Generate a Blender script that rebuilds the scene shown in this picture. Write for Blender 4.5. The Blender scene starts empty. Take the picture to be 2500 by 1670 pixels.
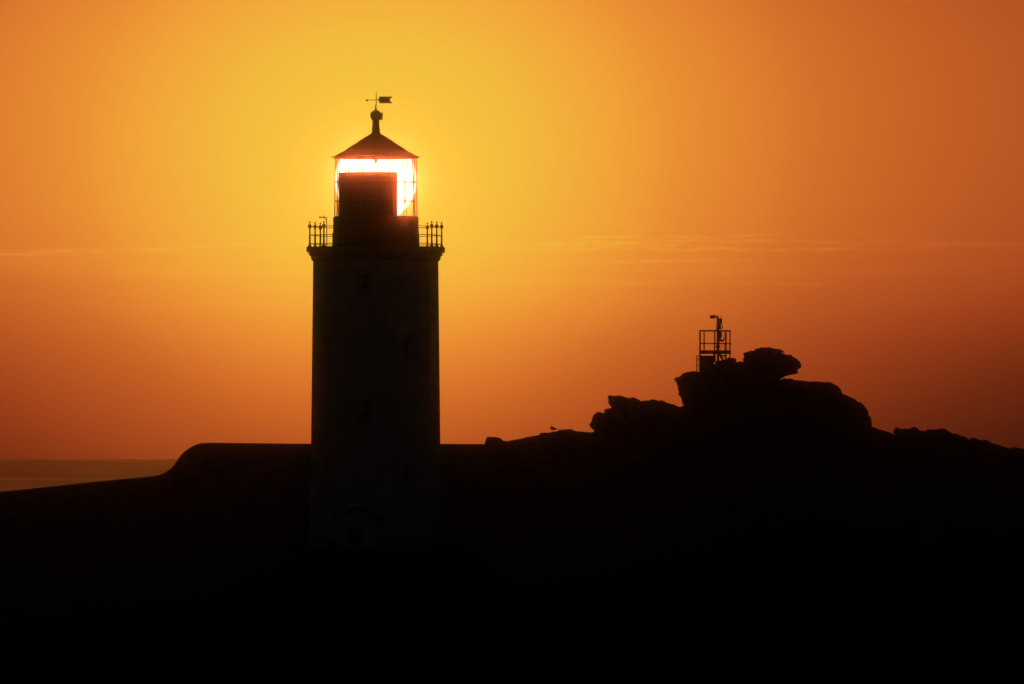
import bpy, math, random
from mathutils import Vector, noise
from mathutils.geometry import delaunay_2d_cdt

C = bpy.context.scene.collection
random.seed(7)

# ------------------------------------------------------------------ measures
RPP = 4.672e-5            # radians of view per photo pixel (2500 px wide)
D = 500.0                 # distance to the lighthouse
S = D * RPP               # metres per photo pixel at the lighthouse
CAMZ = 22.0
EYE = 1027.0              # photo row of eye level
def X_(px, Y=D): return (px - 1250.0) * RPP * Y
def Z_(py, Y=D): return CAMZ + (EYE - py) * RPP * Y
def P(px, py, Y=D): return Vector((X_(px, Y), Y, Z_(py, Y)))

# ------------------------------------------------------------------ camera
cam = bpy.data.cameras.new("camera")
camo = bpy.data.objects.new("camera", cam); C.objects.link(camo)
cam.sensor_width = 36.0
cam.lens = 36.0 / (2500 * RPP)
cam.clip_start = 1.0; cam.clip_end = 60000.0
camo.location = (0, 0, CAMZ)
camo.rotation_euler = (math.radians(90) + (EYE - 835) * RPP, 0, 0)
bpy.context.scene.camera = camo

# ------------------------------------------------------------------ sun
sun_px, sun_py = 917.0, 440.0
SD = Vector(((sun_px - 1250) * RPP, 1.0, (EYE - sun_py) * RPP)).normalized()
sun_el = math.asin(SD.z); sun_az = math.atan2(SD.x, SD.y)
SUN_E = 0.0040
sl = bpy.data.lights.new("sun", 'SUN'); sl.energy = SUN_E; sl.angle = math.radians(0.53)
sl.color = (1.0, 0.13, 0.018)
so = bpy.data.objects.new("sun", sl); C.objects.link(so)
so.rotation_euler = SD.to_track_quat('Z', 'Y').to_euler()
so.location = (0, 300, 80)

# ------------------------------------------------------------------ world
def lin(c):
    return tuple(((v/255.)/12.92 if v/255. <= .04045 else ((v/255.+.055)/1.055)**2.4) for v in c) + (1.0,)
W = bpy.data.worlds.new("World"); bpy.context.scene.world = W; W.use_nodes = True
nt = W.node_tree; nt.nodes.clear()
def N(t, **k):
    n = nt.nodes.new(t)
    for a, b in k.items(): setattr(n, a, b)
    return n
def link(a, b): nt.links.new(a, b)
def M(op, a, b=None, c=None, clamp=False):
    n = N('ShaderNodeMath', operation=op, use_clamp=clamp)
    for i, v in enumerate((a, b, c)):
        if v is None: continue
        if isinstance(v, (int, float)): n.inputs[i].default_value = v
        else: link(v, n.inputs[i])
    return n.outputs[0]
def curve(val, pts, x0, x1, y0, y1):
    """piecewise curve through pts (x, y)"""
    f = N('ShaderNodeFloatCurve')
    cm = f.mapping; cm.use_clip = False
    cu = cm.curves[0]
    q = [((x-x0)/(x1-x0), (y-y0)/(y1-y0)) for x, y in pts]
    while len(cu.points) < len(q): cu.points.new(0.5, 0.5)
    for p, (a, b) in zip(cu.points, q): p.location = (a, b)
    cm.update()
    link(M('MULTIPLY', M('SUBTRACT', val, x0), 1/(x1-x0), clamp=True), f.inputs['Value'])
    return M('ADD', M('MULTIPLY', f.outputs[0], (y1-y0)), y0)
tc = N('ShaderNodeTexCoord')
nrm = N('ShaderNodeVectorMath', operation='NORMALIZE'); link(tc.outputs['Generated'], nrm.inputs[0])
dv = N('ShaderNodeVectorMath', operation='DISTANCE'); link(nrm.outputs[0], dv.inputs[0]); dv.inputs[1].default_value = SD
rho = M('DIVIDE', dv.outputs['Value'], RPP)
sp = N('ShaderNodeSeparateXYZ'); link(nrm.outputs[0], sp.inputs[0])
elev = sp.outputs['Z']
row = M('SUBTRACT', EYE, M('DIVIDE', elev, RPP))          # elevation, in the same small unit
H = curve(rho, [(0, 8.0), (99, 7.95), (125, 7.9), (170, 7.75), (280, 7.35), (380, 6.85), (480, 6.4), (620, 5.75),
                (730, 5.2), (917, 4.55), (1080, 4.0), (1280, 3.5), (1580, 2.95), (2200, 2.1), (3000, 1.1), (4000, 0.4)], 0, 4000, 0, 10)
Sv = curve(row, [(-400, 0), (0, 0), (130, -.1), (430, 0), (600, .3), (730, .85), (800, 1.25), (900, 1.75), (1010, 2.2), (1100, 2.55), (1200, 2.8)],
           -400, 1200, -1, 3)
# thin cirrus streaks low over the sea
az = M('DIVIDE', sp.outputs['X'], RPP)                     # about -1250 .. 1250 over the frame
def streak(scale_x, scale_y, rowc, width, tilt, seed, lo, hi, azc=None, azw=None):
    r2 = M('SUBTRACT', M('SUBTRACT', row, rowc), M('MULTIPLY', az, tilt))
    v = N('ShaderNodeCombineXYZ')
    link(M('MULTIPLY', az, scale_x), v.inputs[0]); link(M('MULTIPLY', r2, scale_y), v.inputs[1]); v.inputs[2].default_value = seed
    nz = N('ShaderNodeTexNoise'); nz.inputs['Scale'].default_value = 1; nz.inputs['Detail'].default_value = 6
    nz.inputs['Roughness'].default_value = .62; nz.inputs['Distortion'].default_value = .5
    link(v.outputs[0], nz.inputs['Vector'])
    mr = N('ShaderNodeMapRange'); mr.interpolation_type = 'SMOOTHSTEP'
    link(nz.outputs['Fac'], mr.inputs[0]); mr.inputs[1].default_value = lo; mr.inputs[2].default_value = hi
    g = M('POWER', 2.718, M('MULTIPLY', M('POWER', M('ABSOLUTE', M('DIVIDE', r2, width)), 2.0), -1.0))
    out = M('MULTIPLY', mr.outputs[0], g)
    if azc is not None:
        ga = M('POWER', 2.718, M('MULTIPLY', M('POWER', M('ABSOLUTE', M('DIVIDE', M('SUBTRACT', az, azc), azw)), 2.0), -1.0))
        out = M('MULTIPLY', out, ga)
    return out
def thin(rowc, width, tilt, px0, halfw, seed, amp, wig=7.0, fx=.006):
    """a fine wavering cirrus thread"""
    v = N('ShaderNodeCombineXYZ'); link(M('MULTIPLY', az, fx), v.inputs[0]); v.inputs[2].default_value = seed
    wn = N('ShaderNodeTexNoise'); wn.inputs['Scale'].default_value = 1; wn.inputs['Detail'].default_value = 5; wn.inputs['Roughness'].default_value = .55
    link(v.outputs[0], wn.inputs['Vector'])
    v2 = N('ShaderNodeCombineXYZ'); link(M('MULTIPLY', az, fx*1.7), v2.inputs[0]); link(M('MULTIPLY', row, .05), v2.inputs[1]); v2.inputs[2].default_value = seed+3
    dn = N('ShaderNodeTexNoise'); dn.inputs['Scale'].default_value = 1; dn.inputs['Detail'].default_value = 4
    link(v2.outputs[0], dn.inputs['Vector'])
    r2 = M('SUBTRACT', M('SUBTRACT', M('SUBTRACT', row, rowc), M('MULTIPLY', M('SUBTRACT', az, px0-1250), tilt)), M('MULTIPLY', M('SUBTRACT', wn.outputs['Fac'], .5), wig*4))
    g = M('POWER', 2.718, M('MULTIPLY', M('POWER', M('ABSOLUTE', M('DIVIDE', r2, width)), 2.0), -1.0))
    ga = M('POWER', 2.718, M('MULTIPLY', M('POWER', M('ABSOLUTE', M('DIVIDE', M('SUBTRACT', az, px0-1250), halfw)), 4.0), -1.0))
    d = N('ShaderNodeMapRange'); link(dn.outputs['Fac'], d.inputs[0]); d.inputs[1].default_value = .32; d.inputs[2].default_value = .6
    return M('MULTIPLY', M('MULTIPLY', M('MULTIPLY', g, ga), d.outputs[0]), amp)
threads = [
 thin(605, 4.0, -.038, 420, 620, 1.3, .5, 4), thin(613, 6.0, -.010, 220, 240, 5.9, .40, 5), thin(622, 2.6, .0, 60, 160, 8.8, .45, 2),
 thin(668, 6.0, -.020, 480, 360, 12.1, .30, 6), thin(745, 5.0, .0, 500, 420, 14.4, .18, 5),
 thin(577, 3.4, -.006, 1620, 300, 21.3, .65, 3), thin(590, 4.5, -.006, 1640, 420, 23.8, .50, 5), thin(598, 3.6, .0, 1460, 260, 27.1, .65, 9, .016),
 thin(609, 4.2, .0, 1700, 520, 29.6, .60, 5, .010), thin(597, 6.0, .004, 2250, 330, 33.2, .35, 5), thin(640, 5.0, -.012, 1500, 360, 37.7, .42, 5),
 thin(690, 6.0, .004, 1650, 520, 41.4, .26, 6), thin(660, 12.0, .0, 2000, 420, 44.4, .2, 8), thin(545, 5.0, -.02, 1130, 130, 51.0, .25, 4)]
clouds = M('MULTIPLY', streak(.0020, .020, 640, 130, .004, 9.3, .40, .75), .22)
for th in threads: clouds = M('ADD', clouds, th)
t = M('ADD', M('SUBTRACT', H, Sv), clouds)
ramp = N('ShaderNodeValToRGB'); cr = ramp.color_ramp; cr.interpolation = 'LINEAR'
stops = [(0, (52, 19, 9)), (1, (108, 40, 17)), (2, (155, 63, 27)), (3, (186, 86, 35)), (4, (211, 110, 42)), (5, (232, 138, 50)),
         (6, (241, 164, 57)), (7, (242, 186, 61)), (8, (242, 198, 62)), (9, (243, 208, 64))]
cr.elements[0].position = 0; cr.elements[0].color = lin(stops[0][1])
cr.elements[1].position = .9; cr.elements[1].color = lin(stops[-1][1])
for a, c in stops[1:-1]:
    e = cr.elements.new(a/10); e.color = lin(c)
link(M('DIVIDE', t, 10, clamp=True), ramp.inputs[0])
# the rest of the sky dome, away from the sun: dim dusk
sky = N('ShaderNodeTexSky', sky_type='NISHITA', sun_disc=False, sun_elevation=sun_el, sun_rotation=sun_az, altitude=20, dust_density=3.0)
bg_far = N('ShaderNodeBackground'); link(sky.outputs[0], bg_far.inputs[0]); bg_far.inputs[1].default_value = 0.0058
bg_near = N('ShaderNodeBackground'); link(ramp.outputs[0], bg_near.inputs[0]); bg_near.inputs[1].default_value = 1.0
mr = N('ShaderNodeMapRange'); mr.interpolation_type = 'SMOOTHSTEP'
link(rho, mr.inputs[0]); mr.inputs[1].default_value = 2600; mr.inputs[2].default_value = 7000
mix1 = N('ShaderNodeMixShader'); link(mr.outputs[0], mix1.inputs[0]); link(bg_near.outputs[0], mix1.inputs[1]); link(bg_far.outputs[0], mix1.inputs[2])
disc = N('ShaderNodeMapRange'); disc.interpolation_type = 'SMOOTHSTEP'
link(rho, disc.inputs[0]); disc.inputs[1].default_value = 102.0; disc.inputs[2].default_value = 98.5
bg_sun = N('ShaderNodeBackground'); bg_sun.inputs[0].default_value = (1, .9, .66, 1); bg_sun.inputs[1].default_value = 2.6
mix2 = N('ShaderNodeMixShader'); link(disc.outputs[0], mix2.inputs[0]); link(mix1.outputs[0], mix2.inputs[1]); link(bg_sun.outputs[0], mix2.inputs[2])
wo = N('ShaderNodeOutputWorld'); link(mix2.outputs[0], wo.inputs[0])
try: W.cycles.sampling_method = 'MANUAL'; W.cycles.sample_map_resolution = 2048
except Exception: pass

vs = bpy.context.scene.view_settings
vs.view_transform = 'Standard'; vs.look = 'None'; vs.exposure = 0; vs.gamma = 1; vs.use_curve_mapping = False
cyc = bpy.context.scene.cycles
cyc.max_bounces = 12; cyc.transparent_max_bounces = 24; cyc.volume_bounces = 8; cyc.denoising_input_passes = 'RGB_ALBEDO_NORMAL'; cyc.sample_clamp_direct = 0; cyc.sample_clamp_indirect = 0; cyc.use_adaptive_sampling = False

# ------------------------------------------------------------------ materials
def mat(name, col, col2=None, rough=.8, scale=4.0, bump=.3, metallic=0, detail=6, spec=.3):
    m = bpy.data.materials.new(name); m.use_nodes = True
    t_ = m.node_tree; b = t_.nodes['Principled BSDF']
    b.inputs['Roughness'].default_value = rough; b.inputs['Metallic'].default_value = metallic
    b.inputs['Specular IOR Level'].default_value = spec
    tcn = t_.nodes.new('ShaderNodeTexCoord')
    nz = t_.nodes.new('ShaderNodeTexNoise'); nz.inputs['Scale'].default_value = scale; nz.inputs['Detail'].default_value = detail
    t_.links.new(tcn.outputs['Object'], nz.inputs['Vector'])
    r = t_.nodes.new('ShaderNodeValToRGB')
    r.color_ramp.elements[0].position = .35; r.color_ramp.elements[1].position = .68
    r.color_ramp.elements[0].color = (*(col2 or tuple(c*.7 for c in col)), 1); r.color_ramp.elements[1].color = (*col, 1)
    t_.links.new(nz.outputs['Fac'], r.inputs[0]); t_.links.new(r.outputs[0], b.inputs['Base Color'])
    if bump:
        bp = t_.nodes.new('ShaderNodeBump'); bp.inputs['Strength'].default_value = bump; bp.inputs['Distance'].default_value = .05
        t_.links.new(nz.outputs['Fac'], bp.inputs['Height']); t_.links.new(bp.outputs[0], b.inputs['Normal'])
    return m
WHITE = mat('weathered_white_render', (.74, .73, .70), (.55, .54, .50), scale=.9, bump=.15)
WALLM = mat('old_wall_render', (.24, .21, .17), (.12, .10, .08), scale=1.5)
STONE = mat('granite_trim', (.42, .40, .37), (.28, .26, .24), scale=3)
IRON = mat('dark_painted_iron', (.05, .05, .05), (.042, .04, .038), rough=.55, scale=8, bump=.1)
ROOFM = mat('roof_metal', (.055, .052, .05), (.042, .04, .04), rough=.6, scale=3, bump=.15)
GALV = mat('galvanised_steel', (.22, .23, .23), (.14, .14, .14), rough=.6, scale=10, bump=.05, metallic=.4)
CONC = mat('concrete', (.3, .29, .27), (.2, .19, .18), scale=5)
ROCK = mat('slate_rock', (.11, .10, .085), (.04, .038, .035), rough=.95, scale=1.4, bump=.7)
TURF = mat('turf', (.05, .065, .03), (.03, .03, .02), rough=1, scale=.8, bump=.8, spec=.05)
DOORM = mat('door_paint', (.05, .045, .035), (.03, .03, .02), rough=.6)
FEATH = mat('pale_feathers', (.55, .55, .55), (.2, .2, .22), rough=.9, scale=9, bump=.05)
LEGM = mat('gull_leg', (.4, .3, .25), rough=.7)
PALE = mat('pale_cabinet_paint', (.6, .62, .52), (.45, .47, .4), rough=.6)
glass = bpy.data.materials.new('lantern_glass'); glass.use_nodes = True
g_ = glass.node_tree; g_.nodes.clear()
tr = g_.nodes.new('ShaderNodeBsdfTransparent'); tr.inputs[0].default_value = (.97, .97, .95, 1)
gl = g_.nodes.new('ShaderNodeBsdfGlossy'); gl.inputs['Roughness'].default_value = .05
fr = g_.nodes.new('ShaderNodeLayerWeight'); fr.inputs[0].default_value = .12
mx = g_.nodes.new('ShaderNodeMixShader'); go = g_.nodes.new('ShaderNodeOutputMaterial')
mm = g_.nodes.new('ShaderNodeMath'); mm.operation = 'MULTIPLY'; mm.inputs[1].default_value = .35
g_.links.new(fr.outputs['Fresnel'], mm.inputs[0]); g_.links.new(mm.outputs[0], mx.inputs[0])
g_.links.new(tr.outputs[0], mx.inputs[1]); g_.links.new(gl.outputs[0], mx.inputs[2]); g_.links.new(mx.outputs[0], go.inputs[0])
PANE = mat('dark_window_glass', (.02, .02, .022), (.015, .015, .015), rough=.45, bump=0)

# ------------------------------------------------------------------ mesh helpers
class MB:
    def __init__(s): s.v = []; s.f = []
    def add(s, vs, fs):
        o = len(s.v); s.v += [tuple(p) for p in vs]; s.f += [tuple(i+o for i in f) for f in fs]
    def box(s, x0, x1, y0, y1, z0, z1, fn=None):
        v = [(x, y, z) for z in (z0, z1) for (x, y) in ((x0, y0), (x1, y0), (x1, y1), (x0, y1))]
        if fn: v = [fn(Vector(p)) for p in v]
        s.add(v, [(3, 2, 1, 0), (4, 5, 6, 7), (0, 1, 5, 4), (1, 2, 6, 5), (2, 3, 7, 6), (3, 0, 4, 7)])
    def tube(s, pts, rad, n=8, cap=True):
        pts = [Vector(p) for p in pts]
        if not isinstance(rad, (list, tuple)): rad = [rad]*len(pts)
        rings = []
        up = None
        for i, p in enumerate(pts):
            d = (pts[min(i+1, len(pts)-1)] - pts[max(i-1, 0)]).normalized()
            a = Vector((0, 0, 1)) if abs(d.z) < .9 else Vector((1, 0, 0))
            u = d.cross(a).normalized(); w = d.cross(u)
            rings.append([p + (u*math.cos(2*math.pi*k/n) + w*math.sin(2*math.pi*k/n))*rad[i] for k in range(n)])
        v = [q for r in rings for q in r]; f = []
        for i in range(len(pts)-1):
            for k in range(n):
                f.append((i*n+k, i*n+(k+1) % n, (i+1)*n+(k+1) % n, (i+1)*n+k))
        if cap: f.append(tuple(range(n-1, -1, -1))); f.append(tuple(len(v)-n+k for k in range(n)))
        s.add(v, f)
    def closed_tube(s, pts, rad, n=6):
        pts = [Vector(p) for p in pts]; m = len(pts); v = []; f = []
        for i, p in enumerate(pts):
            d = (pts[(i+1) % m] - pts[i-1]).normalized(); u = Vector((0, 0, 1)); w = d.cross(u).normalized()
            v += [p + (u*math.cos(2*math.pi*k/n) + w*math.sin(2*math.pi*k/n))*rad for k in range(n)]
        for i in range(m):
            for k in range(n): f.append((i*n+k, i*n+(k+1) % n, ((i+1) % m)*n+(k+1) % n, ((i+1) % m)*n+k))
        s.add(v, f)
    def lathe(s, prof, n=48, ph=0.0, c=(0, 0), cap=True):
        """prof: (radius, z) going up or down; ph: angle of the first vertex, x=r sin, y=-r cos"""
        v = []; f = []
        for r, z in prof:
            v += [(c[0] + r*math.sin(ph+2*math.pi*k/n), c[1] - r*math.cos(ph+2*math.pi*k/n), z) for k in range(n)]
        for i in range(len(prof)-1):
            for k in range(n): f.append((i*n+k, i*n+(k+1) % n, (i+1)*n+(k+1) % n, (i+1)*n+k))
        if cap: f.append(tuple(range(n-1, -1, -1))); f.append(tuple(len(v)-n+k for k in range(n)))
        s.add(v, f)
    def prism(s, poly, y0, y1):
        """poly of (x, z), extruded along y"""
        n = len(poly)
        v = [(x, y0, z) for x, z in poly] + [(x, y1, z) for x, z in poly]
        f = [tuple(range(n)), tuple(range(2*n-1, n-1, -1))] + [(i, i+n, (i+1) % n+n, (i+1) % n) for i in range(n)]
        s.add(v, f)
    def build(s, name, m, parent=None, smooth=False, xf=None, at=None):
        me = bpy.data.meshes.new(name)
        v = s.v
        if xf: v = [tuple(xf(Vector(p))) for p in v]
        if at is not None: v = [(p[0]-at[0], p[1]-at[1], p[2]-at[2]) for p in v]
        me.from_pydata(v, [], s.f); me.validate(); me.update()
        import bmesh
        bm = bmesh.new(); bm.from_mesh(me); bmesh.ops.recalc_face_normals(bm, faces=bm.faces); bm.to_mesh(me); bm.free()
        if smooth:
            me.polygons.foreach_set('use_smooth', [True]*len(me.polygons))
        me.materials.append(m)
        o = bpy.data.objects.new(name, me); C.objects.link(o)
        if parent is not None: o.parent = parent
        elif at is not None: o.location = at
        return o
def tag(o, label=None, cat=None, group=None, kind=None):
    for k, v in (('label', label), ('category', cat), ('group', group), ('kind', kind)):
        if v: o[k] = v
    return o
def empty(name, loc, label, cat, group=None):
    o = bpy.data.objects.new(name, None); C.objects.link(o); o.location = loc
    o.empty_display_size = .5
    return tag(o, label, cat, group)

# ================================================================== SEA AND GROUND
def grid_mesh(name, xs, ys, fz, m):
    v = [(x, y, fz(x, y)) for y in ys for x in xs]; n = len(xs)
    f = [(j*n+i, j*n+i+1, (j+1)*n+i+1, (j+1)*n+i) for j in range(len(ys)-1) for i in range(n-1)]
    me = bpy.data.meshes.new(name); me.from_pydata(v, [], f); me.update()
    me.polygons.foreach_set('use_smooth', [True]*len(f)); me.materials.append(m)
    o = bpy.data.objects.new(name, me); C.objects.link(o); return o
SEA = bpy.data.materials.new('sea_water'); SEA.use_nodes = True
s_ = SEA.node_tree; sb = s_.nodes['Principled BSDF']
sb.inputs['Base Color'].default_value = (.02, .014, .015, 1); sb.inputs['Roughness'].default_value = .3; sb.inputs['IOR'].default_value = 1.33
stc = s_.nodes.new('ShaderNodeTexCoord'); smp = s_.nodes.new('ShaderNodeMapping'); smp.inputs['Scale'].default_value = (.05, .02, .05)
sn = s_.nodes.new('ShaderNodeTexNoise'); sn.inputs['Scale'].default_value = 1.0; sn.inputs['Detail'].default_value = 5
sbp = s_.nodes.new('ShaderNodeBump'); sbp.inputs['Strength'].default_value = .25; sbp.inputs['Distance'].default_value = .6
s_.links.new(stc.outputs['Object'], smp.inputs[0]); s_.links.new(smp.outputs[0], sn.inputs['Vector'])
s_.links.new(sn.outputs['Fac'], sbp.inputs['Height']); s_.links.new(sbp.outputs[0], sb.inputs['Normal'])
rn = s_.nodes.new('ShaderNodeTexNoise'); rn.inputs['Scale'].default_value = 1; rn.inputs['Detail'].default_value = 4
rmp = s_.nodes.new('ShaderNodeMapping'); rmp.inputs['Scale'].default_value = (.012, .0025, .01)
s_.links.new(stc.outputs['Object'], rmp.inputs[0]); s_.links.new(rmp.outputs[0], rn.inputs['Vector'])
rr_ = s_.nodes.new('ShaderNodeMapRange'); rr_.inputs[1].default_value = .35; rr_.inputs[2].default_value = .65; rr_.inputs[3].default_value = .26; rr_.inputs[4].default_value = .36; sb.inputs['Specular Tint'].default_value = (1, .8, .82, 1)  # reflection tinted reddish, standing in for hazy air over the water
s_.links.new(rn.outputs['Fac'], rr_.inputs[0]); s_.links.new(rr_.outputs[0], sb.inputs['Roughness'])
HZ = 5000.0
xs = [-HZ, -3000, -800, -200, 0, 200, 800, 3000, HZ]; ys = [-3000, -800, 0, 200, 400, 600, 1000, 2000, 3500, HZ]
tag(grid_mesh('sea', xs, ys, lambda x, y: 0.0, SEA), kind='structure')

def pl(pts, x):
    if x <= pts[0][0]: return pts[0][1]
    for (a, b), (c, d) in zip(pts, pts[1:]):
        if x <= c:
            k = (x-a)/(c-a); k = k*k*(3-2*k); return b + (d-b)*k
    return pts[-1][1]
GL = [(-900, 1500), (-300, 1300), (0, 1275), (500, 1320), (700, 1336), (1130, 1336), (1300, 1200), (1450, 1120), (1650, 1050), (1800, 1000), (2000, 1020),
      (2200, 1090), (2500, 1130), (2800, 1180), (3300, 1500)]
def ground_z(x, y):
    px = 1250 + x/S
    top = Z_(pl(GL, px))
    yy = y + 5*noise.noise(Vector((x*.03, 3.3, 0)))
    near = 493 + 1.5*noise.noise(Vector((x*.1, 9, 1)))
    z = top
    if yy < near: z = top - (near-yy)*.22 - max(0, near-25-yy)*.45
    if y > 514: z = top - (y-514)*.55
    n_ = .35*noise.fractal(Vector((x*.22, y*.22, 1)), 1.0, 2.0, 4)
    flat = min(1.0, max(0.0, (math.hypot(x-X_(917.5), y-500)-4.6)/3))
    z += n_*flat
    return max(z, -2.5)
gx = [X_(-900) + i*.8 for i in range(int((X_(3300)-X_(-900))/.8)+1)]
gy = [415 + i*.8 for i in range(200)]
tag(grid_mesh('ground', gx, gy, ground_z, TURF), kind='structure')

# ================================================================== LIGHTHOUSE
LX = X_(917.5)
ZB = Z_(1336)
LH = empty('lighthouse', (LX, D, ZB), 'tall octagonal white lighthouse with an unlit glazed lantern and gallery, the setting sun behind it', 'lighthouse')
def L(px_off, depth, py):  # local point from pixel offset, metres in depth, photo row
    return Vector((px_off*S, depth, Z_(py)-ZB))
def lz(py): return Z_(py) - ZB
PH = math.radians(11.9)
W8 = .9785
r_top, r_bot = 152.3/W8*S, 160/W8*S
zt, zb = lz(634), -0.4
def rad_at(z): return r_bot + (r_top-r_bot)*(z-0)/(zt)
def vtx(k, z):
    a = PH + k*math.pi/4; r = rad_at(z); return Vector((r*math.sin(a), -r*math.cos(a), z))
tw = MB()
def win_rows(fc):
    A = [(661, 709), (974, 1026)]; B = [(818, 870), (1130, 1182)]
    return A if fc % 2 else B
# facet k spans vertex k-1 .. k ; facet centre angle = 11.9-22.5 + 45k' ; k=0 is the front one (-10.6)
holes = []
for k in range(8):
    rows = [(661, 709), (974, 1026)] if k % 2 == 0 else [(818, 870), (1130, 1182)]
    w = (vtx(k, 10)-vtx(k-1, 10)).length
    hw = .39/w
    hs = [(0.5-hw, 0.5+hw, lz(b+3), lz(a)) for a, b in rows]
    us = [0, .5-hw, .5+hw, 1]; zs = sorted([zb, zt] + [h[2] for h in hs] + [h[3] for h in hs])
    def fp(u, z, d=0, k=k):
        a, b = vtx(k-1, z), vtx(k, z); p = a.lerp(b, u)
        n = Vector((math.sin(PH+(k-.5)*math.pi/4), -math.cos(PH+(k-.5)*math.pi/4), 0))
        return p - n*d
    for j in range(len(zs)-1):
        for i in range(3):
            zm = (zs[j]+zs[j+1])/2
            if i == 1 and any(h[2] < zm < h[3] for h in hs): continue
            tw.add([fp(us[i], zs[j]), fp(us[i+1], zs[j]), fp(us[i+1], zs[j+1]), fp(us[i], zs[j+1])], [(0, 1, 2, 3)])
    for (u0, u1, z0, z1) in hs:
        iw = .23/w; dd = .42
        o = [fp(u0, z0), fp(u1, z0), fp(u1, z1), fp(u0, z1)]
        q = [fp(.5-iw, z0+.06, dd), fp(.5+iw, z0+.06, dd), fp(.5+iw, z1-.16, dd), fp(.5-iw, z1-.16, dd)]
        for i in range(4):
            tw.add([o[i], o[(i+1) % 4], q[(i+1) % 4], q[i]], [(0, 1, 2, 3)])
        holes.append((k, q, o))
tw.add([vtx(k, zt) for k in range(8)], [tuple(range(8))])
tw.build('tower_wall', WHITE, LH)
for k, q, o in holes:
    n = Vector((math.sin(PH+(k-.5)*math.pi/4), -math.cos(PH+(k-.5)*math.pi/4), 0))
    ux = (q[1]-q[0]).normalized(); uz = Vector((0, 0, 1)); wd = (q[1]-q[0]).length; ht = q[2].z-q[0].z
    def wf(p): return q[0] + ux*p.x + n*(-p.y) + uz*p.z + Vector((0, 0, 0))
    f = MB(); t_ = .045
    f.box(0, t_, -.06, .0, 0, ht, wf); f.box(wd-t_, wd, -.06, .0, 0, ht, wf)
    f.box(t_, wd-t_, -.06, .0, 0, t_, wf); f.box(t_, wd-t_, -.06, .0, ht-t_, ht, wf); f.box(t_, wd-t_, -.055, -.005, ht/2-.02, ht/2+.02, wf)
    fo = f.build('window', WHITE, LH)
    p = MB(); p.box(t_, wd-t_, -.035, -.02, t_, ht/2-.02, wf); p.box(t_, wd-t_, -.035, -.02, ht/2+.02, ht-t_, wf)
    p.build('pane', PANE, fo)
    s0 = MB(); c = (o[0]+o[1])/2
    def sf(p): return c + ux*p.x - n*p.y + uz*p.z
    s0.box(-.48, .48, -.09, .0, -.10, .0, sf); s0.build('sill', STONE, fo)
# corner plinth at the foot
b = MB(); b.lathe([(r_bot*1.035, -.4), (r_bot*1.035, .55), (r_bot*1.01, .68), (r_bot*.97, .68)], 8, PH, cap=False); b.build('plinth', STONE, LH)
# cornice below the gallery
b = MB(); q8 = S/W8
b.lathe([(151*q8, lz(639)), (153.4*q8, lz(637.5)), (157*q8, lz(633.5)), (158.2*q8, lz(630)), (157.4*q8, lz(627)), (160.2*q8, lz(625.4)),
         (163.2*q8, lz(621.5)), (163.6*q8, lz(618.6)), (162*q8, lz(617.4)), (160*q8, lz(617.3))], 8, PH)
b.build('cornice', STONE, LH)
b = MB(); b.lathe([(168.4*q8, lz(616.6)), (168.6*q8, lz(604)), (168*q8, lz(603.3)), (100*q8, lz(603.0))], 8, PH); b.build('gallery_deck', STONE, LH)
# railing
post_pos = []
for k in range(8):
    a0, a1 = PH + k*math.pi/4, PH+(k+1)*math.pi/4
    R_ = 164.0*S
    p0 = Vector((R_*math.sin(a0), -R_*math.cos(a0), 0)); p1 = Vector((R_*math.sin(a1), -R_*math.cos(a1), 0))
    post_pos += [p0, (p0+p1)/2]
pm = MB(); z0 = lz(603.3)
pm.lathe([(5.6*S, z0), (5.0*S, z0+1.2*S), (3.4*S, z0+4*S), (2.5*S, z0+6*S), (2.3*S, z0+10*S), (2.1*S, z0+26*S), (1.8*S, z0+36*S), (1.75*S, z0+44.5*S),
          (2.9*S, z0+46*S), (4.1*S, z0+48.2*S), (4.4*S, z0+50.5*S), (4.0*S, z0+53*S), (2.5*S, z0+55*S), (1.0*S, z0+56*S), (.95*S, z0+58.6*S), (2.7*S, z0+59.5*S),
          (2.6*S, z0+60.3*S), (1.1*S, z0+61.6*S), (.1*S, z0+63.3*S)], 12)
proto = pm.build('railing_post', IRON, LH, smooth=True); proto.location = post_pos[0]
for p in post_pos[1:]:
    o = proto.copy(); C.objects.link(o); o.parent = LH; o.location = p
for py, rr in ((553.8, .85), (574.6, .9), (595.8, .9)):
    b = MB(); b.closed_tube([Vector((p.x, p.y, lz(py))) for p in post_pos], rr*S, 6); b.build('handrail', IRON, LH)
# lantern base
b = MB()
b.lathe([(106.8*S, lz(603.0)), (106.2*S, lz(575)), (105.8*S, lz(568.6)), (104.6*S, lz(567.6)), (104*S, lz(541)), (104.6*S, lz(539.6)), (104.4*S, lz(533)),
         (103.4*S, lz(530.5)), (102*S, lz(528.4)), (90*S, lz(528.2))], 64)
b.build('lantern_base', mat('lantern_base_paint', (.06, .06, .055), (.045, .045, .04), scale=2), LH, smooth=False)
b = MB(); b.lathe([(4*S, lz(528.2)), (6*S, lz(527.5)), (6*S, lz(515)), (3*S, lz(512))], 16); b.build('lamp_pedestal', IRON, LH)
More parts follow.
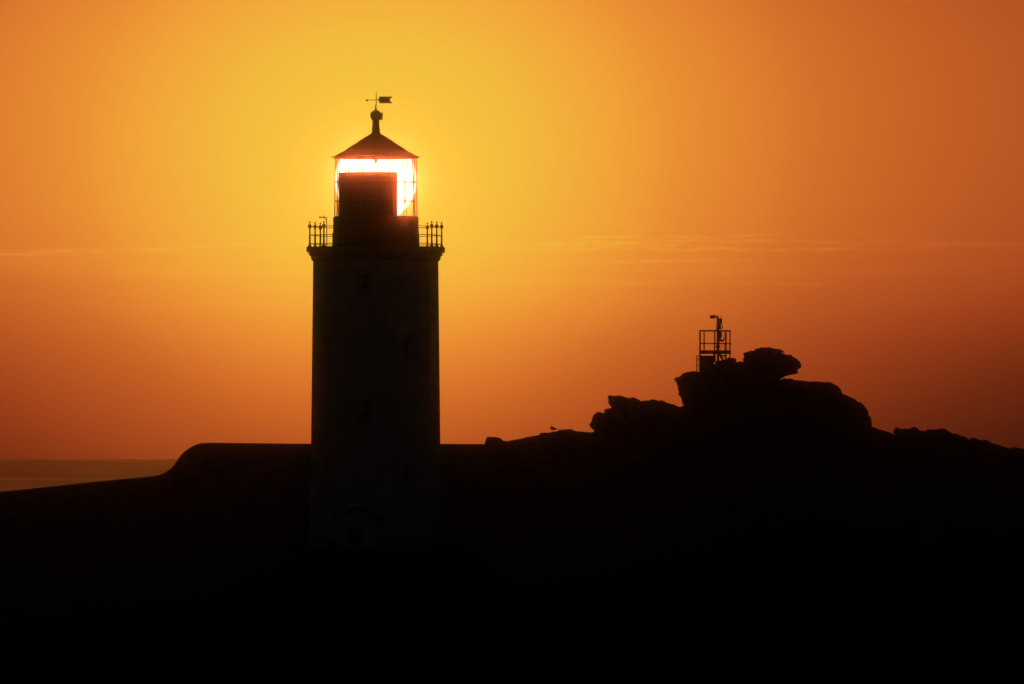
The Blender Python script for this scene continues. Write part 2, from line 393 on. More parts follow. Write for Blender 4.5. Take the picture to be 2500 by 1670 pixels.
# glazing bars: 16 uprights with a slight twist
NB = 16; zg0, zg1 = lz(528.4), lz(385.0); tw_ = math.radians(7.6)
def bar_pt(k, f, r=None):
    a = 2*math.pi*k/NB + (.5-f)*tw_
    r = r or (101.0 - 1.6*f)*S
    return Vector((r*math.sin(a), -r*math.cos(a), zg0 + (zg1-zg0)*f))
for k in range(NB):
    b = MB(); b.tube([bar_pt(k, f/8) for f in range(9)], 1.15*S, 6)
    b.build('glazing_bar', IRON, LH, smooth=True)
for py in (444.5, 491.0):
    b = MB(); f = (lz(py)-zg0)/(zg1-zg0); r = (101.0-1.6*f)*S
    b.closed_tube([Vector((r*math.sin(i*math.pi/32), -r*math.cos(i*math.pi/32), lz(py))) for i in range(64)], .95*S, 6)
    b.build('glazing_ring', IRON, LH, smooth=True)
for k in range(NB):
    v = []; fcs = []; nu, nv = 4, 6
    for j in range(nv+1):
        for i in range(nu+1):
            a = 2*math.pi*(k+i/nu)/NB + (.5-j/nv)*tw_; r = (100.8-1.6*j/nv)*S
            v.append((r*math.sin(a), -r*math.cos(a), zg0+(zg1-zg0)*j/nv))
    for j in range(nv):
        for i in range(nu): fcs.append((j*(nu+1)+i, j*(nu+1)+i+1, (j+1)*(nu+1)+i+1, (j+1)*(nu+1)+i))
    b = MB(); b.add(v, fcs); b.build('glass_pane', glass, LH, smooth=True)
# blanking screen behind the landward glazing
b = MB(); a0, a1 = math.radians(-67.5), math.radians(33.4); n_ = 40
v = []; fcs = []
for i in range(n_+1):
    a = a0+(a1-a0)*i/n_
    for r, z in ((97*S, lz(528.3)), (97*S, lz(422.4)), (95.8*S, lz(422.4)), (95.8*S, lz(528.3))):
        v.append((r*math.sin(a), -r*math.cos(a), z))
for i in range(n_):
    for j in range(4): fcs.append((i*4+j, i*4+(j+1) % 4, (i+1)*4+(j+1) % 4, (i+1)*4+j))
fcs += [(0, 1, 2, 3), (n_*4+3, n_*4+2, n_*4+1, n_*4)]
b.add(v, fcs)
for i in (0, 9, 10, 19, 29, 31):
    a = a0+(a1-a0)*(i+.5)/n_; r = 96.4*S
    b.tube([(r*math.sin(a), -r*math.cos(a), lz(423)), (r*math.sin(a), -r*math.cos(a), lz(420.3))], .8*S, 6)
b.build('blanking_screen', mat('screen_paint', (.05, .05, .048), (.045, .045, .042)), LH)
# roof
b = MB()
b.lathe([(100*S, lz(385.4)), (102*S, lz(386.4)), (104*S, lz(385.6)), (105*S, lz(384.4)), (108.8*S, lz(383.2)), (108.4*S, lz(382.5)), (104*S, lz(382.3)), (100.5*S, lz(380.8)),
         (73*S, lz(366.3)), (71.6*S, lz(364.2)), (43.6*S, lz(346.4)), (42.2*S, lz(344.4)), (11.8*S, lz(326.2))], 32, cap=False)
b.lathe([(100*S, lz(385.4)), (60*S, lz(382)), (4.5*S, lz(384)), (3.6*S, lz(391)), (2.0*S, lz(398)), (1.6*S, lz(399))], 32, cap=False)
roof = b.build('roof', ROOFM, LH)
b = MB()
b.lathe([(12*S, lz(326.6)), (9.9*S, lz(322)), (9.6*S, lz(313)), (8.3*S, lz(305)), (8.1*S, lz(301)), (9.6*S, lz(300)), (9.6*S, lz(298.4)), (8.1*S, lz(297.5)), (8.1*S, lz(294))], 24)
b.build('vent_neck', ROOFM, roof, smooth=False)
b = MB()
b.lathe([(8*S, lz(294.2)), (10.8*S, lz(291)), (13*S, lz(286.8)), (13.8*S, lz(282)), (13.2*S, lz(277.6)), (10.8*S, lz(273.4)), (7*S, lz(270.4)), (3*S, lz(268.6)), (1.9*S, lz(266.5)), (1.7*S, lz(262)),
         (2.0*S, lz(261)), (1.3*S, lz(259)), (1.2*S, lz(254.5))], 28)
b.build('ball_finial', ROOFM, roof, smooth=True)
b = MB(); b.tube([L(4, 0, 283), L(10, 0, 283.4), L(16.6, 0, 284)], [7.5*S, 8.7*S, 9.3*S], 16)
b.build('vent_cowl', ROOFM, roof)
# weather vane
b = MB(); b.tube([L(1, 0, 256), L(1, 0, 225)], [.95*S, .7*S], 8)
vane = b.build('weather_vane', IRON, LH)
b = MB(); b.tube([L(7, 0, 243.4), L(-22, 0, 244.3)], .75*S, 8)
b.lathe([(.1*S, lz(245.4)), (1.4*S, lz(244.6)), (1.7*S, lz(243.4)), (1.4*S, lz(242.2)), (.1*S, lz(241.4))], 10, c=(1*S, 0))
b.build('vane_arm', IRON, vane)
b = MB(); b.prism([(x*S, lz(y)) for x, y in ((-26.3, 244.6), (-19.4, 241), (-20.3, 244.4), (-19.4, 248.2))], -.015, .015); b.build('arrowhead', IRON, vane)
up = [(5.5, 243.4), (9.5, 236)]
for i in range(5):
    x0 = 9.5+i*5.1
    up += [(x0+.3, 235.2), (x0+1.8, 234.8), (x0+3.4, 235.6), (x0+4.4, 237)]
up = up + [(36, 235.2), (38.8, 235), (39.6, 236.2), (38.6, 238), (35.6, 240), (34.4, 243.4)]
poly = up + [(x, 487.3-y) for x, y in reversed(up[1:-1])]
b = MB(); b.prism([(x*S, lz(y)) for x, y in poly], -.02, .02); b.build('vane_tail', IRON, vane)
# floodlight bracket on the gallery
bx_ = -120
b = MB(); b.tube([L(bx_, .3, 603.2), L(bx_, .3, 530)], 1.15*S, 8); b.tube([L(bx_+.9, .3, 530.6), L(-138, .3, 531.2)], 1.0*S, 8); b.tube([L(bx_, .3, 538), L(-127, .3, 531)], .9*S, 6)
br = b.build('floodlight_bracket', IRON, LH)
b = MB(); b.tube([L(-128.5, .3, 530.6), L(-128.5, .3, 529), L(-127.5, .3, 527.6), L(-126.3, .3, 526.6)], [1.2*S, 1.6*S, 2.4*S, 1.8*S], 8); b.build('lamp_head', IRON, br)
b = MB(); b.tube([L(-138.5, .3, 530.8), L(-136.4, .3, 529.6), L(-135.2, .3, 527.4)], [1.8*S, 2.4*S, 1.0*S], 8); b.build('lamp_head', IRON, br)
# porch on the landward facet
ang = math.radians(-10.6); nv_ = Vector((math.sin(ang), -math.cos(ang), 0)); uv = Vector((math.cos(ang), math.sin(ang), 0))
ap = 147.8*S
def pf(p): return nv_*(ap+p.y) + uv*p.x + Vector((0, 0, p.z))
ph_, pk, pe = 1.16, lz(1234), lz(1262)
b = MB(); poly = [(-ph_, -.3), (-ph_, pe), (0, pk-.12), (ph_, pe), (ph_, -.3)]
v = [pf(Vector((x, y, z))) for y in (-.3, 2.0) for x, z in poly]
b.add(v, [(0, 1, 2, 3, 4), (9, 8, 7, 6, 5)] + [(i, i+5, (i+1) % 5+5, (i+1) % 5) for i in range(5)])
porch = b.build('porch', WHITE, LH)
b = MB()
for s in (-1, 1):
    v = [pf(Vector((x, y, z))) for y in (-.1, 2.16) for x, z in ((0, pk-.1), (s*(ph_+.16), pe-.20), (s*(ph_+.16), pe-.08), (0, pk+.02))]
    b.add(v, [(0, 1, 2, 3), (7, 6, 5, 4)] + [(i, i+4, (i+1) % 4+4, (i+1) % 4) for i in range(4)])
b.build('roof', mat('porch_slate', (.09, .09, .1), (.05, .05, .055)), porch)
b = MB(); dxo = -.12
b.box(-.30+dxo, .30+dxo, 2.0, 2.05, lz(1328), lz(1290), pf)
door = b.build('door', DOORM, porch)
b = MB()
b.box(-.40+dxo, -.30+dxo, 2.0, 2.09, lz(1331), lz(1288), pf); b.box(.30+dxo, .40+dxo, 2.0, 2.09, lz(1331), lz(1288), pf); b.box(-.30+dxo, .30+dxo, 2.0, 2.09, lz(1290), lz(1286.5), pf)
b.build('door_frame', STONE, porch)
b = MB(); b.box(-.6+dxo, .6+dxo, 2.0, 2.5, -.2, lz(1329), pf); b.build('doorstep', STONE, porch)

# ================================================================== PERIMETER WALL
WY = 513.0
top = [(-260, 1226), (0, 1201), (123, 1187.7), (245, 1174.8), (337, 1166.2), (372, 1162.4), (386, 1160), (397, 1156), (408, 1150.4), (418, 1143), (426, 1134.5), (432, 1125.5), (438.5, 1116),
       (447.7, 1105.4), (460, 1095.8), (470, 1089.6), (480, 1085.2), (488, 1082.8), (497, 1081.4), (515, 1081), (560, 1081.4), (640, 1082.2), (720, 1083.1), (917, 1083.6), (1080, 1083.8), (1190, 1084), (1290, 1084.2)]
# smooth the profile a little by resampling
def cat(pts, n=5):
    out = []
    for i in range(len(pts)-1):
        p0 = pts[max(i-1, 0)]; p1 = pts[i]; p2 = pts[i+1]; p3 = pts[min(i+2, len(pts)-1)]
        for j in range(n):
            t = j/n; r = []
            for a in (0, 1):
                # finite-difference tangents scaled to the interval, so uneven spacing does not overshoot
                d1 = (p2[a]-p0[a])/max(p2[0]-p0[0], 1e-6)*(p2[0]-p1[0]); d2 = (p3[a]-p1[a])/max(p3[0]-p1[0], 1e-6)*(p2[0]-p1[0])
                r.append((2*t**3-3*t*t+1)*p1[a] + (t**3-2*t*t+t)*d1 + (-2*t**3+3*t*t)*p2[a] + (t**3-t*t)*d2)
            out.append(tuple(r))
    out.append(pts[-1]); return out
prof = cat(top)
def wall_part(name, m, y_off0, y_off1, z_of_top, z_of_bot, parent):
    v = []; f = []
    for (px, py) in prof:
        Yc = WY - 2.5*math.cos(math.radians((px-917)*.06))**2 + 2.5
        x = X_(px, Yc); zt_ = Z_(py, Yc)
        for y, z in ((Yc+y_off0, z_of_bot(x, Yc, zt_)), (Yc+y_off0, z_of_top(zt_)), (Yc+y_off1, z_of_top(zt_)), (Yc+y_off1, z_of_bot(x, Yc, zt_))):
            v.append((x, y, z))
    n = len(prof)
    for i in range(n-1):
        for j in range(4): f.append((i*4+j, i*4+(j+1) % 4, (i+1)*4+(j+1) % 4, (i+1)*4+j))
    f += [(0, 1, 2, 3), (n*4-1, n*4-2, n*4-3, n*4-4)]
    b = MB(); b.add(v, f)
    return b.build(name, m, parent)
pw = empty('perimeter_wall', (0, 0, 0), 'long dark wall with a smooth S-curved left end running behind the lighthouse', 'wall')
wall_part('masonry', WALLM, -.25, .25, lambda z: z-.12, lambda x, y, z: min(ground_z(x, y)-1.0, z-1), pw)
wall_part('coping', STONE, -.32, .32, lambda z: z, lambda x, y, z: z-.12, pw)

# ================================================================== ROCKS
def resample(poly, step):
    out = []
    n = len(poly)
    for i in range(n):
        a = Vector(poly[i]); b = Vector(poly[(i+1) % n]); l = (b-a).length; m = max(1, int(l/step))
        for j in range(m): out.append(a.lerp(b, j/m))
    return out
def rock(name, poly, Y, thick, label, rough=.55, step=1.6, inner=9, seed=0, base=None, group=None, kmax=60):
    """solid rock: outline at its true size, bulging front and back with strata and cracks"""
    ol = resample(poly, step)
    # fine craggy edge
    q = []
    n = len(ol)
    for i, p in enumerate(ol):
        t = (ol[(i+1) % n]-ol[i-1]); nn = Vector((t.y, -t.x)); nn = nn.normalized() if nn.length > 0 else nn
        d = rough*(1.3*noise.noise(Vector((p.x*.16, p.y*.3, seed)))+1.1*noise.noise(Vector((p.x*.35, p.y*.5, seed)))+.8*noise.noise(Vector((p.x*.9, p.y*1.1, seed+5))))
        q.append(p + nn*d)
    ol = q
    x0, x1 = min(p.x for p in ol), max(p.x for p in ol); y0, y1 = min(p.y for p in ol), max(p.y for p in ol)
    pts = list(ol)
    segs = [(ol[i], ol[(i+1) % n]) for i in range(n)]
    def inside(p):
        c = False
        for a, b in segs:
            if (a.y > p.y) != (b.y > p.y) and p.x < (b.x-a.x)*(p.y-a.y)/(b.y-a.y)+a.x: c = not c
        return c
    import numpy as np
    A = np.array([(p.x, p.y) for p in ol])
    def dist(p): return float(np.sqrt(((A-np.array([p.x, p.y]))**2).sum(1)).min())
    rnd = random.Random(seed)
    gy_ = y0
    dd = [0.0]*len(pts)
    while gy_ < y1:
        gx_ = x0
        while gx_ < x1:
            p = Vector((gx_+rnd.uniform(-.3, .3)*inner, gy_+rnd.uniform(-.3, .3)*inner))
            if inside(p):
                d = dist(p)
                if d > inner*.35: pts.append(p); dd.append(d)
            gx_ += inner
        gy_ += inner*.8
    e = [(i, (i+1) % n) for i in range(n)]
    res = delaunay_2d_cdt([Vector((p.x, p.y)) for p in pts], e, [], 1, 1e-5)
    vs_, fs_ = res[0], res[2]; orig = res[3]
    V = []; nF = len(vs_); bid = []
    for i, p in enumerate(vs_):
        src = [o for o in orig[i]]
        onb = any(o < n for o in src)
        d = 0 if onb else dist(p)
        bid.append(onb)
        k = min(d, kmax)/kmax
        T = thick*math.sqrt(max(0, 1-(1-k)**2))
        st = 1+.35*noise.noise(Vector((p.x*.02, p.y*.08, seed+2)))+.22*noise.noise(Vector((p.x*.08, p.y*.22, seed+3)))
        T *= st
        V.append((p, T))
    verts = [tuple(P(p.x, p.y, Y-T)) for p, T in V]
    idx = {}
    for i, (p, T) in enumerate(V):
        if bid[i]: idx[i] = i
        else: idx[i] = len(verts); verts.append(tuple(P(p.x, p.y, Y+T*.8)))
    faces = [tuple(f) for f in fs_] + [tuple(idx[i] for i in reversed(f)) for f in fs_]
    b = MB(); b.add(verts, faces)
    cx, cy = (x0+x1)/2, y1
    o = b.build(name, ROCK, None, at=tuple(P(cx, min(cy, base or cy), Y)))
    tag(o, label, 'rock', group)
    return o

ledge = [(1183, 1084.2), (1187.6, 1068.8), (1190, 1067.3), (1196.8, 1066), (1208.3, 1066.8), (1221, 1068.8), (1225.5, 1073.4), (1230, 1076.2), (1239.4, 1077), (1252, 1074.2), (1270.4, 1071.1), (1291, 1066.2), (1309.5, 1063.5), (1318.7, 1061.2), (1317, 1058.8),
         (1319.4, 1057.3), (1331.3, 1056.2), (1344, 1055.6), (1352, 1053.6), (1361.2, 1052.9), (1364.7, 1049.2), (1380.8, 1048.3), (1392.3, 1047.2), (1399.2, 1049.2), (1403.8, 1052), (1417.6, 1053.5), (1431.4, 1054.6), (1452, 1054.8), (1480, 1056),
         (1500, 1190), (1400, 1210), (1250, 1240), (1180, 1200)]
rock('rock_ledge', ledge, 508, 2.6, 'low flat-topped rock ledge rising gently to the right with a gull standing on it', rough=.5, seed=3, kmax=50)
left_stack = [(1449.8, 1060), (1449.8, 1050.4), (1445, 1046.5), (1441.7, 1043.5), (1438.8, 1037), (1441.5, 1031.5), (1445.2, 1027.4), (1444.6, 1023), (1446.3, 1019.3), (1449, 1013.5), (1454, 1008.8), (1459, 1006), (1465, 1006), (1472, 1008.2), (1477.6, 1006), (1473, 1001.6), (1478, 999.6),
              (1480.8, 998), (1492.3, 995.4), (1491, 991.5), (1486.6, 988.6), (1488, 986.4), (1484.8, 982.4), (1486, 975.5), (1483.8, 970.6), (1485, 966.4), (1488.9, 965.3), (1500.4, 966.2), (1511.9, 965.3), (1518.8, 967), (1528, 970.1), (1539.5, 971.1), (1546.4, 969.4), (1553.3, 972.2), (1564.8, 978.8),
              (1576.3, 977.4), (1585.5, 977.3), (1593.5, 974), (1600, 975), (1605, 976.4), (1607.6, 979.8), (1609.5, 979.4), (1613, 976.3), (1620, 978.6), (1631.5, 984.2), (1645.3, 987.1), (1652, 990.4), (1660.2, 994.2), (1668, 990.5), (1690, 1000),
              (1700, 1180), (1600, 1200), (1440, 1190)]
rock('rock_outcrop', left_stack, 511, 4.0, 'jagged lower rock outcrop with an undercut left face, left of the tall summit mass', rough=1.0, seed=11, kmax=70)
main = [(1672, 1010), (1669.4, 988.6), (1667, 988), (1663.6, 976.2), (1664.3, 971.7), (1658, 965.5), (1655.2, 960.5), (1657.8, 956.2), (1655.2, 950.7), (1654.5, 945), (1652.1, 937.4), (1648.8, 929.7), (1645.5, 927.2), (1648.5, 924), (1649.9, 921.2), (1659.9, 919.3), (1665.4, 913.5),
        (1671, 910), (1679.8, 907.5), (1688, 906.4), (1694.2, 905.2), (1700, 907), (1706.4, 908.2), (1738, 906), (1748, 880.5), (1757, 880), (1764, 878.3), (1767, 877.6), (1772.8, 875.6), (1779.5, 873.2), (1790.5, 873.6), (1795.5, 875), (1797.6, 879), (1798.3, 884.3), (1808.3, 882.7), (1820, 884),
        (1850, 900), (1880, 915), (1907, 925.5), (1915, 923.6), (1934.5, 925.2), (1938.9, 927.5), (1956.7, 929.2), (1974.4, 931.4), (1992, 930.8), (2005.4, 931.9), (2014.3, 933.9), (2020.9, 931.9), (2027.5, 933), (2036.4, 938.7), (2045.3, 942.3), (2051.9, 949.6), (2055.2, 958.5), (2058, 961.8), (2065.2, 964),
        (2074.1, 968.4), (2087.3, 974), (2094, 980.8), (2097, 980.6), (2102.9, 982.8), (2111.8, 993.4), (2116.5, 998.5), (2120.6, 1005.2), (2119.6, 1012.5), (2124.5, 1016.8), (2127.4, 1021), (2127.8, 1028), (2128.8, 1037.4), (2127.2, 1040), (2131.6, 1044.2),
        (2150, 1180), (1900, 1200), (1680, 1180)]
rock('summit_rock', main, 517, 6.5, 'largest rock mass forming the summit, rounded right shoulder, carrying the steel platform', rough=1.0, seed=23, inner=11, kmax=110)
cap = [(1818, 896), (1816, 883.6), (1813.2, 877.6), (1816.2, 869.9), (1814.4, 863.2), (1818, 860.6), (1821.6, 859.5), (1832.6, 856.4), (1838, 856.6), (1842.8, 854.6), (1843.5, 851), (1854.8, 849.7), (1859, 848.6), (1865.8, 848.4), (1879.1, 847.7), (1885.8, 850.4), (1895, 851.2), (1903.5, 853), (1910, 855.6), (1913.8, 857.2),
       (1914.1, 860.4), (1907.3, 863.2), (1913, 863.2), (1919, 865.6), (1932.3, 866.3), (1934, 868.5), (1935.6, 871), (1944.5, 875.4), (1949, 879), (1952.2, 883.2), (1955, 887), (1955.7, 892), (1958.2, 896.6), (1954, 898), (1950, 901), (1945.4, 903.3), (1948.5, 906.5), (1949.8, 910.8), (1943, 913), (1930, 916.2), (1922, 917.4), (1914.6, 920), (1907.8, 924.4),
       (1890, 932), (1850, 925)]
rock('balanced_boulder', cap, 515.5, 2.2, 'overhanging layered boulder perched on top of the summit rocks, right of the steel platform', rough=.85, seed=31, inner=7, kmax=38)
G = 'broken boulders stepping down the right-hand ridge'
chain = [
 ([(2120, 1060), (2129, 1043), (2134.6, 1042.6), (2142.6, 1046.9), (2160.5, 1051.9), (2173, 1055.6), (2182.6, 1061.6), (2200, 1075), (2200, 1130), (2120, 1130)], 'smooth sloping slab between the summit mass and the first upright boulder of the right-hand ridge'),
 ([(2183.5, 1062), (2181, 1056), (2181, 1051.6), (2184.7, 1045), (2188.2, 1042.7), (2194, 1044.4), (2198, 1046.9), (2203, 1047.4), (2208.8, 1046.6), (2223, 1046.2), (2227.6, 1042), (2235.6, 1043), (2242, 1046.3), (2244.6, 1051), (2252, 1051.6), (2262, 1053.4), (2270, 1075), (2265, 1130), (2185, 1130)], 'two-humped boulder with a steep left face on the right-hand ridge'),
 ([(2258, 1070), (2259.8, 1053.1), (2262.8, 1048.6), (2273.2, 1048.7), (2279.5, 1047.2), (2285.7, 1048.5), (2296.5, 1046), (2305.4, 1046.8), (2311, 1049), (2315, 1052), (2318, 1056), (2322, 1075), (2318, 1135), (2262, 1135)], 'broad rounded boulder near the middle of the right-hand ridge'),
 ([(2312, 1070), (2317, 1054.4), (2322, 1055.4), (2326.9, 1058.3), (2335.8, 1059), (2341, 1061.4), (2346.5, 1064.6), (2354, 1065.4), (2359, 1067.2), (2362.5, 1069.6), (2365.4, 1073.6), (2372, 1090), (2365, 1145), (2315, 1140)], 'sloping boulder ending in a small notch on the right-hand ridge'),
 ([(2360, 1085), (2364.6, 1073.4), (2369, 1070), (2372.5, 1068.3), (2378, 1068.8), (2384, 1070.2), (2392, 1073.6), (2398.4, 1075.9), (2405, 1090), (2400, 1150), (2362, 1150)], 'small round-topped boulder just right of the ridge notch'),
 ([(2395, 1090), (2398.4, 1075.7), (2402, 1072.8), (2411, 1075), (2416, 1078.6), (2423.5, 1082.5), (2431, 1084.4), (2439.6, 1086), (2444, 1088.4), (2450.3, 1089.6), (2455, 1090.8), (2458, 1093.4), (2467, 1095), (2475, 1110), (2470, 1165), (2398, 1160)], 'long low boulder stepping down toward the far right end of the ridge'),
 ([(2462, 1110), (2466.4, 1094.8), (2471.8, 1091.4), (2480, 1092), (2487.9, 1093.4), (2500, 1096.2), (2530, 1104), (2590, 1122), (2600, 1190), (2465, 1180)], 'last low boulder of the right-hand ridge, running off at the frame edge'),
]
for i, (poly, lab) in enumerate(chain):
    rock('boulder', poly, 514 + (i % 3)*.6, 2.0, lab, rough=.45, seed=41+i*3, inner=7, kmax=30, group=G)

# ================================================================== BEACON PLATFORM
BY = 513.5
def B(px, py, dy=0): return P(px, py, BY+dy)
s5 = BY*RPP
BC = empty('beacon_platform', tuple(B(1745, 908)), 'steel railed platform with a ladder and a lamp mast standing on the summit rocks', 'beacon')
def bl(mb, name, m=GALV, parent=None, smooth=False):
    return mb.build(name, m, parent or BC, smooth, xf=lambda p: p - BC.location)
def bbox(px0, px1, py0, py1, d0, d1):
    b = MB(); b.box(X_(px0, BY), X_(px1, BY), BY+d0, BY+d1, Z_(py1, BY), Z_(py0, BY)); return b
for px0, px1, py1, d in ((1706.4, 1710.4, 907.9, -.75), (1718.2, 1721.2, 857, .75), (1742.6, 1745.9, 866, -.75), (1769.4, 1773.4, 877, -.75), (1781.4, 1784.4, 875, .75)):
    bl(bbox(px0, px1, 806.6, py1, d-.045, d+.045), 'post')
for py0, py1, nm in ((806.2, 809.2, 'handrail'), (837.9, 840.0, 'mid_rail')):
    b = MB(); zc0, zc1 = Z_(py1, BY), Z_(py0, BY)
    x0, x1, x2, x3 = X_(1706.6, BY), X_(1773, BY), X_(1718.4, BY), X_(1784.2, BY)
    b.box(x0, x1, BY-.78, BY-.72, zc0, zc1); b.box(x2, x3, BY+.72, BY+.78, zc0, zc1)
    for xa, xb in ((x0, x2), (x1, x3)):
        b.add([(xa, BY-.72, zc0), (xa+.05, BY-.72, zc0), (xb+.05, BY+.72, zc0), (xb, BY+.72, zc0), (xa, BY-.72, zc1), (xa+.05, BY-.72, zc1), (xb+.05, BY+.72, zc1), (xb, BY+.72, zc1)],
              [(3, 2, 1, 0), (4, 5, 6, 7), (0, 1, 5, 4), (1, 2, 6, 5), (2, 3, 7, 6), (3, 0, 4, 7)])
    bl(b, nm)
bl(bbox(1707.5, 1784, 855.4, 864.0, -.72, .72), 'deck')
b = bbox(1707.5, 1743, 868.2, 912, -.7, .7); b.v = b.v; bl(b, 'base_block', CONC)
bl(bbox(1742, 1747, 862, 884, -.3, .3), 'base_bracket', CONC)
for pa, pb, rr in ((B(1757.5, 864), B(1764, 879), .07), (B(1758, 868.6, .4), B(1770, 868.6, .4), .045), (B(1760, 872.8, .4), B(1770, 872.8, .4), .025)):
    b = MB(); b.tube([pa, pb], rr, 6); bl(b, 'brace')
# mast and its equipment
b = MB(); b.tube([B(1753, 884), B(1753, 855), B(1753, 850.5), B(1752.6, 847.5), B(1753, 841), B(1753, 812), B(1753, 776.8)], [3*s5, 3*s5, 3.3*s5, 5.2*s5, 3.6*s5, 3.3*s5, 3.4*s5], 12)
bl(b, 'mast', smooth=True)
bl(bbox(1756.6, 1762.8, 777.2, 790.8, -.12, .12), 'equipment_box')
bl(bbox(1756.2, 1760.2, 790.5, 803, -.08, .08), 'mounting_plate')
b = MB(); b.tube([B(1762.4, 790), B(1762.8, 796.4), B(1763.6, 799), B(1762.6, 801.6)], [.8*s5, 1.2*s5, 1.7*s5, .8*s5], 8); b.tube([B(1748, 805.4), B(1750, 801.6), B(1758, 802.8), B(1764, 803.4)], 1.0*s5, 8); bl(b, 'clamp')
bl(bbox(1756.4, 1762.2, 806, 824, -.12, .12), 'battery_box')
bl(bbox(1756.0, 1760.3, 824, 830, -.1, .1), 'mounting_plate')
b = MB(); b.tube([B(1756, 830.8), B(1763, 832), B(1767, 829.4), B(1769.5, 826)], [2.4*s5, 2.6*s5, 1.6*s5, 1.0*s5], 8)
b.tube([B(1763.6, 835), B(1759, 856)], .6*s5, 6); b.tube([B(1767, 810), B(1768.4, 819), B(1766.4, 829), B(1768.4, 848), B(1769.4, 856)], .75*s5, 6)
bl(b, 'cable')
b = MB(); cc = B(1748.4, 796.4); b2 = [cc + Vector((math.cos(i*math.pi/8)*2.4*s5, 0, math.sin(i*math.pi/8)*3.2*s5)) for i in range(17)]; b.tube(b2, .45*s5, 5); bl(b, 'shackle')
b = MB(); b.tube([B(1733.2, 773.8), B(1733.6, 773.8), B(1741, 773.4), B(1747.6, 773.2), B(1748.2, 773.2)], [3.2*s5, 3.6*s5, 4.1*s5, 4.3*s5, 2*s5], 12)
b.tube([B(1748, 773.2), B(1754.2, 773.4)], 1.0*s5, 8); b.tube([B(1752.2, 777), B(1752.2, 774), B(1752.2, 768.6)], [2.6*s5, 2*s5, .3*s5], 8)
bl(b, 'lamp_head', IRON)
b = MB(); b.tube([B(1760.3, 777.5), B(1761.8, 766)], .35*s5, 5); bl(b, 'aerial')
b = MB(); b.tube([B(1716.5, 836.6, -.8), B(1723.5, 836.6, -.8)], .5*s5, 5); bl(b, 'rail_clamp')
b = MB(); b.tube([B(1780, 836, .6), B(1787.4, 836, .6)], .5*s5, 5); bl(b, 'rail_clamp')
b = MB(); b.tube([B(1701.2, 907.5, -.3), B(1701.2, 867.8, -.3)], 1.2*s5, 8); lad = bl(b, 'ladder')
b = MB(); b.tube([B(1704.4, 907, .3), B(1705.4, 868, .3)], .4*s5, 6); bl(b, 'stile', parent=lad)
for py in (868.3, 877.2, 891.8):
    b = MB(); b.tube([B(1701.2, py, -.3), B(1708, py, -.3)], .95*s5, 6); bl(b, 'rung', parent=lad)

# ================================================================== GULL
GY = 506.8
def Gp(px, py, dy=0): return P(px, py, GY+dy)
gs = GY*RPP
gb = empty('gull', tuple(Gp(1348.3, 1055.2)), 'small gull standing on the low rock ledge, its tail to the right', 'bird')
secs = [((1361.8, 1048.2), .35, .5), ((1358.6, 1047.9), 1.0, 1.3), ((1354.8, 1046.9), 2.6, 2.2), ((1350.8, 1046.2), 3.9, 3.0), ((1347.6, 1046.0), 4.0, 3.1),
        ((1346.0, 1044.6), 3.0, 2.6), ((1346.2, 1042.6), 2.0, 1.9), ((1346.3, 1041.2), 1.95, 1.8), ((1345.9, 1040.2), 1.4, 1.3), ((1345.4, 1039.8), .4, .4)]
v = []; n = 12; prev = None
for i, ((px, py), hh, ww) in enumerate(secs):
    a = Vector(secs[max(i-1, 0)][0]); c = Vector(secs[min(i+1, len(secs)-1)][0]); d = (c-a).normalized(); nn = Vector((-d.y, d.x))
    for k in range(n):
        th = 2*math.pi*k/n
        q = Vector((px, py)) + nn*math.cos(th)*hh
        v.append(Gp(q.x, q.y, math.sin(th)*ww*gs))
f = [(i*n+k, i*n+(k+1) % n, (i+1)*n+(k+1) % n, (i+1)*n+k) for i in range(len(secs)-1) for k in range(n)]
f += [tuple(range(n-1, -1, -1)), tuple(len(v)-n+k for k in range(n))]
b = MB(); b.add(v, f); b.build('body', FEATH, gb, True, xf=lambda p: p-gb.location)
for dy in (-.03, .03):
    b = MB(); b.tube([Gp(1348.3, 1050, dy), Gp(1348.6, 1052.4, dy), Gp(1348.3, 1055.2, dy)], .32*gs, 6); b.tube([Gp(1348.5, 1054.9, dy), Gp(1346.6, 1055.1, dy)], .3*gs, 5)
    b.build('leg', LEGM, gb, xf=lambda p: p-gb.location)
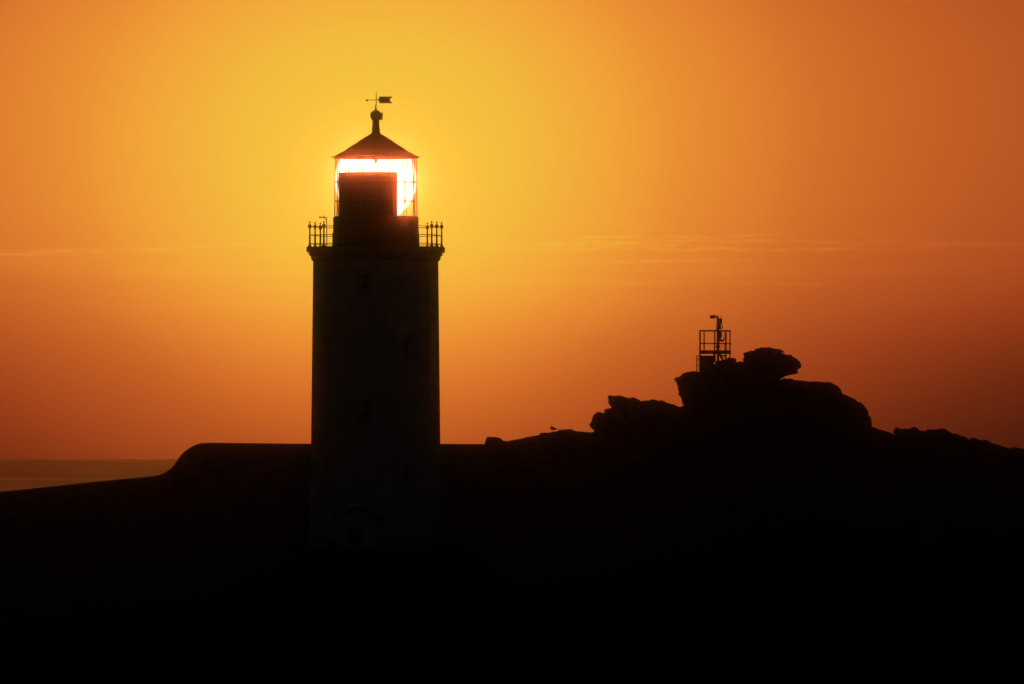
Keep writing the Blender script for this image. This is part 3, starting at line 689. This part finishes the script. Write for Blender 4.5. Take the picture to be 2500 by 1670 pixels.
b = MB(); b.tube([Gp(1345.4, 1041.2, -.02), Gp(1344.6, 1041.5, -.09), Gp(1344.4, 1041.8, -.12)], [.7*gs, .5*gs, .1*gs], 6); b.build('beak', LEGM, gb, xf=lambda p: p-gb.location)

# ================================================================== SMALL THINGS AT THE FOOT
def on_ground(px, Y): x = X_(px, Y); return Vector((x, Y, ground_z(x, Y)))
c = on_ground(810, 494.6)
cb = MB(); cb.box(-.2, .2, -.2, .2, -.1, .42); cb.box(-.23, .23, -.23, .23, .42, .47)
o = cb.build('storage_box', IRON, None); o.location = c; tag(o, 'dark square box standing at the foot of the lighthouse, left of the porch', 'box')
c = on_ground(831.5, 494.2)
cb = MB(); cb.lathe([(.12, -.05), (.15, .03), (.16, .14), (.14, .24), (.05, .28)], 16)
o = cb.build('mooring_buoy', IRON, None, smooth=True); o.location = c; tag(o, 'small dark round buoy lying between the square box and the porch', 'buoy')
Yc = 503.6; p0 = P(1604.5, 1099.5, Yc)
cab = empty('equipment_cabinet', tuple(p0), 'narrow pale upright cabinet in front of the dark rocks below the jagged left outcrop', 'cabinet')
cb = MB(); cb.box(-.17, .17, -.12, .12, -1.6, .80); cb.build('cabinet_body', PALE, cab)
cb = MB(); cb.box(-.14, .14, -.135, -.12, .05, .74); cb.build('door', PALE, cab)

# ================================================================== HAZE ADDED FOR THE GLOW ROUND THE SUN
hz = MB(); hz.box(-HZ-50, HZ+50, -3050, HZ+50, -3.5, 42.7)
hm = bpy.data.materials.new('glow_haze_air'); hm.use_nodes = True
h_ = hm.node_tree; h_.nodes.clear()
pv = h_.nodes.new('ShaderNodeVolumePrincipled'); ho = h_.nodes.new('ShaderNodeOutputMaterial')
pv.inputs['Color'].default_value = (1, .93, .85, 1)
pv.inputs['Density'].default_value = 2.1e-4
pv.inputs['Anisotropy'].default_value = .999  # extreme forward scatter imitates lens bloom over the silhouettes
h_.links.new(pv.outputs[0], ho.inputs['Volume'])
tag(hz.build('glow_haze', hm, None), 'thin warm air around the whole place, added to spread a lens-like glow round the sun', None, None, 'stuff')
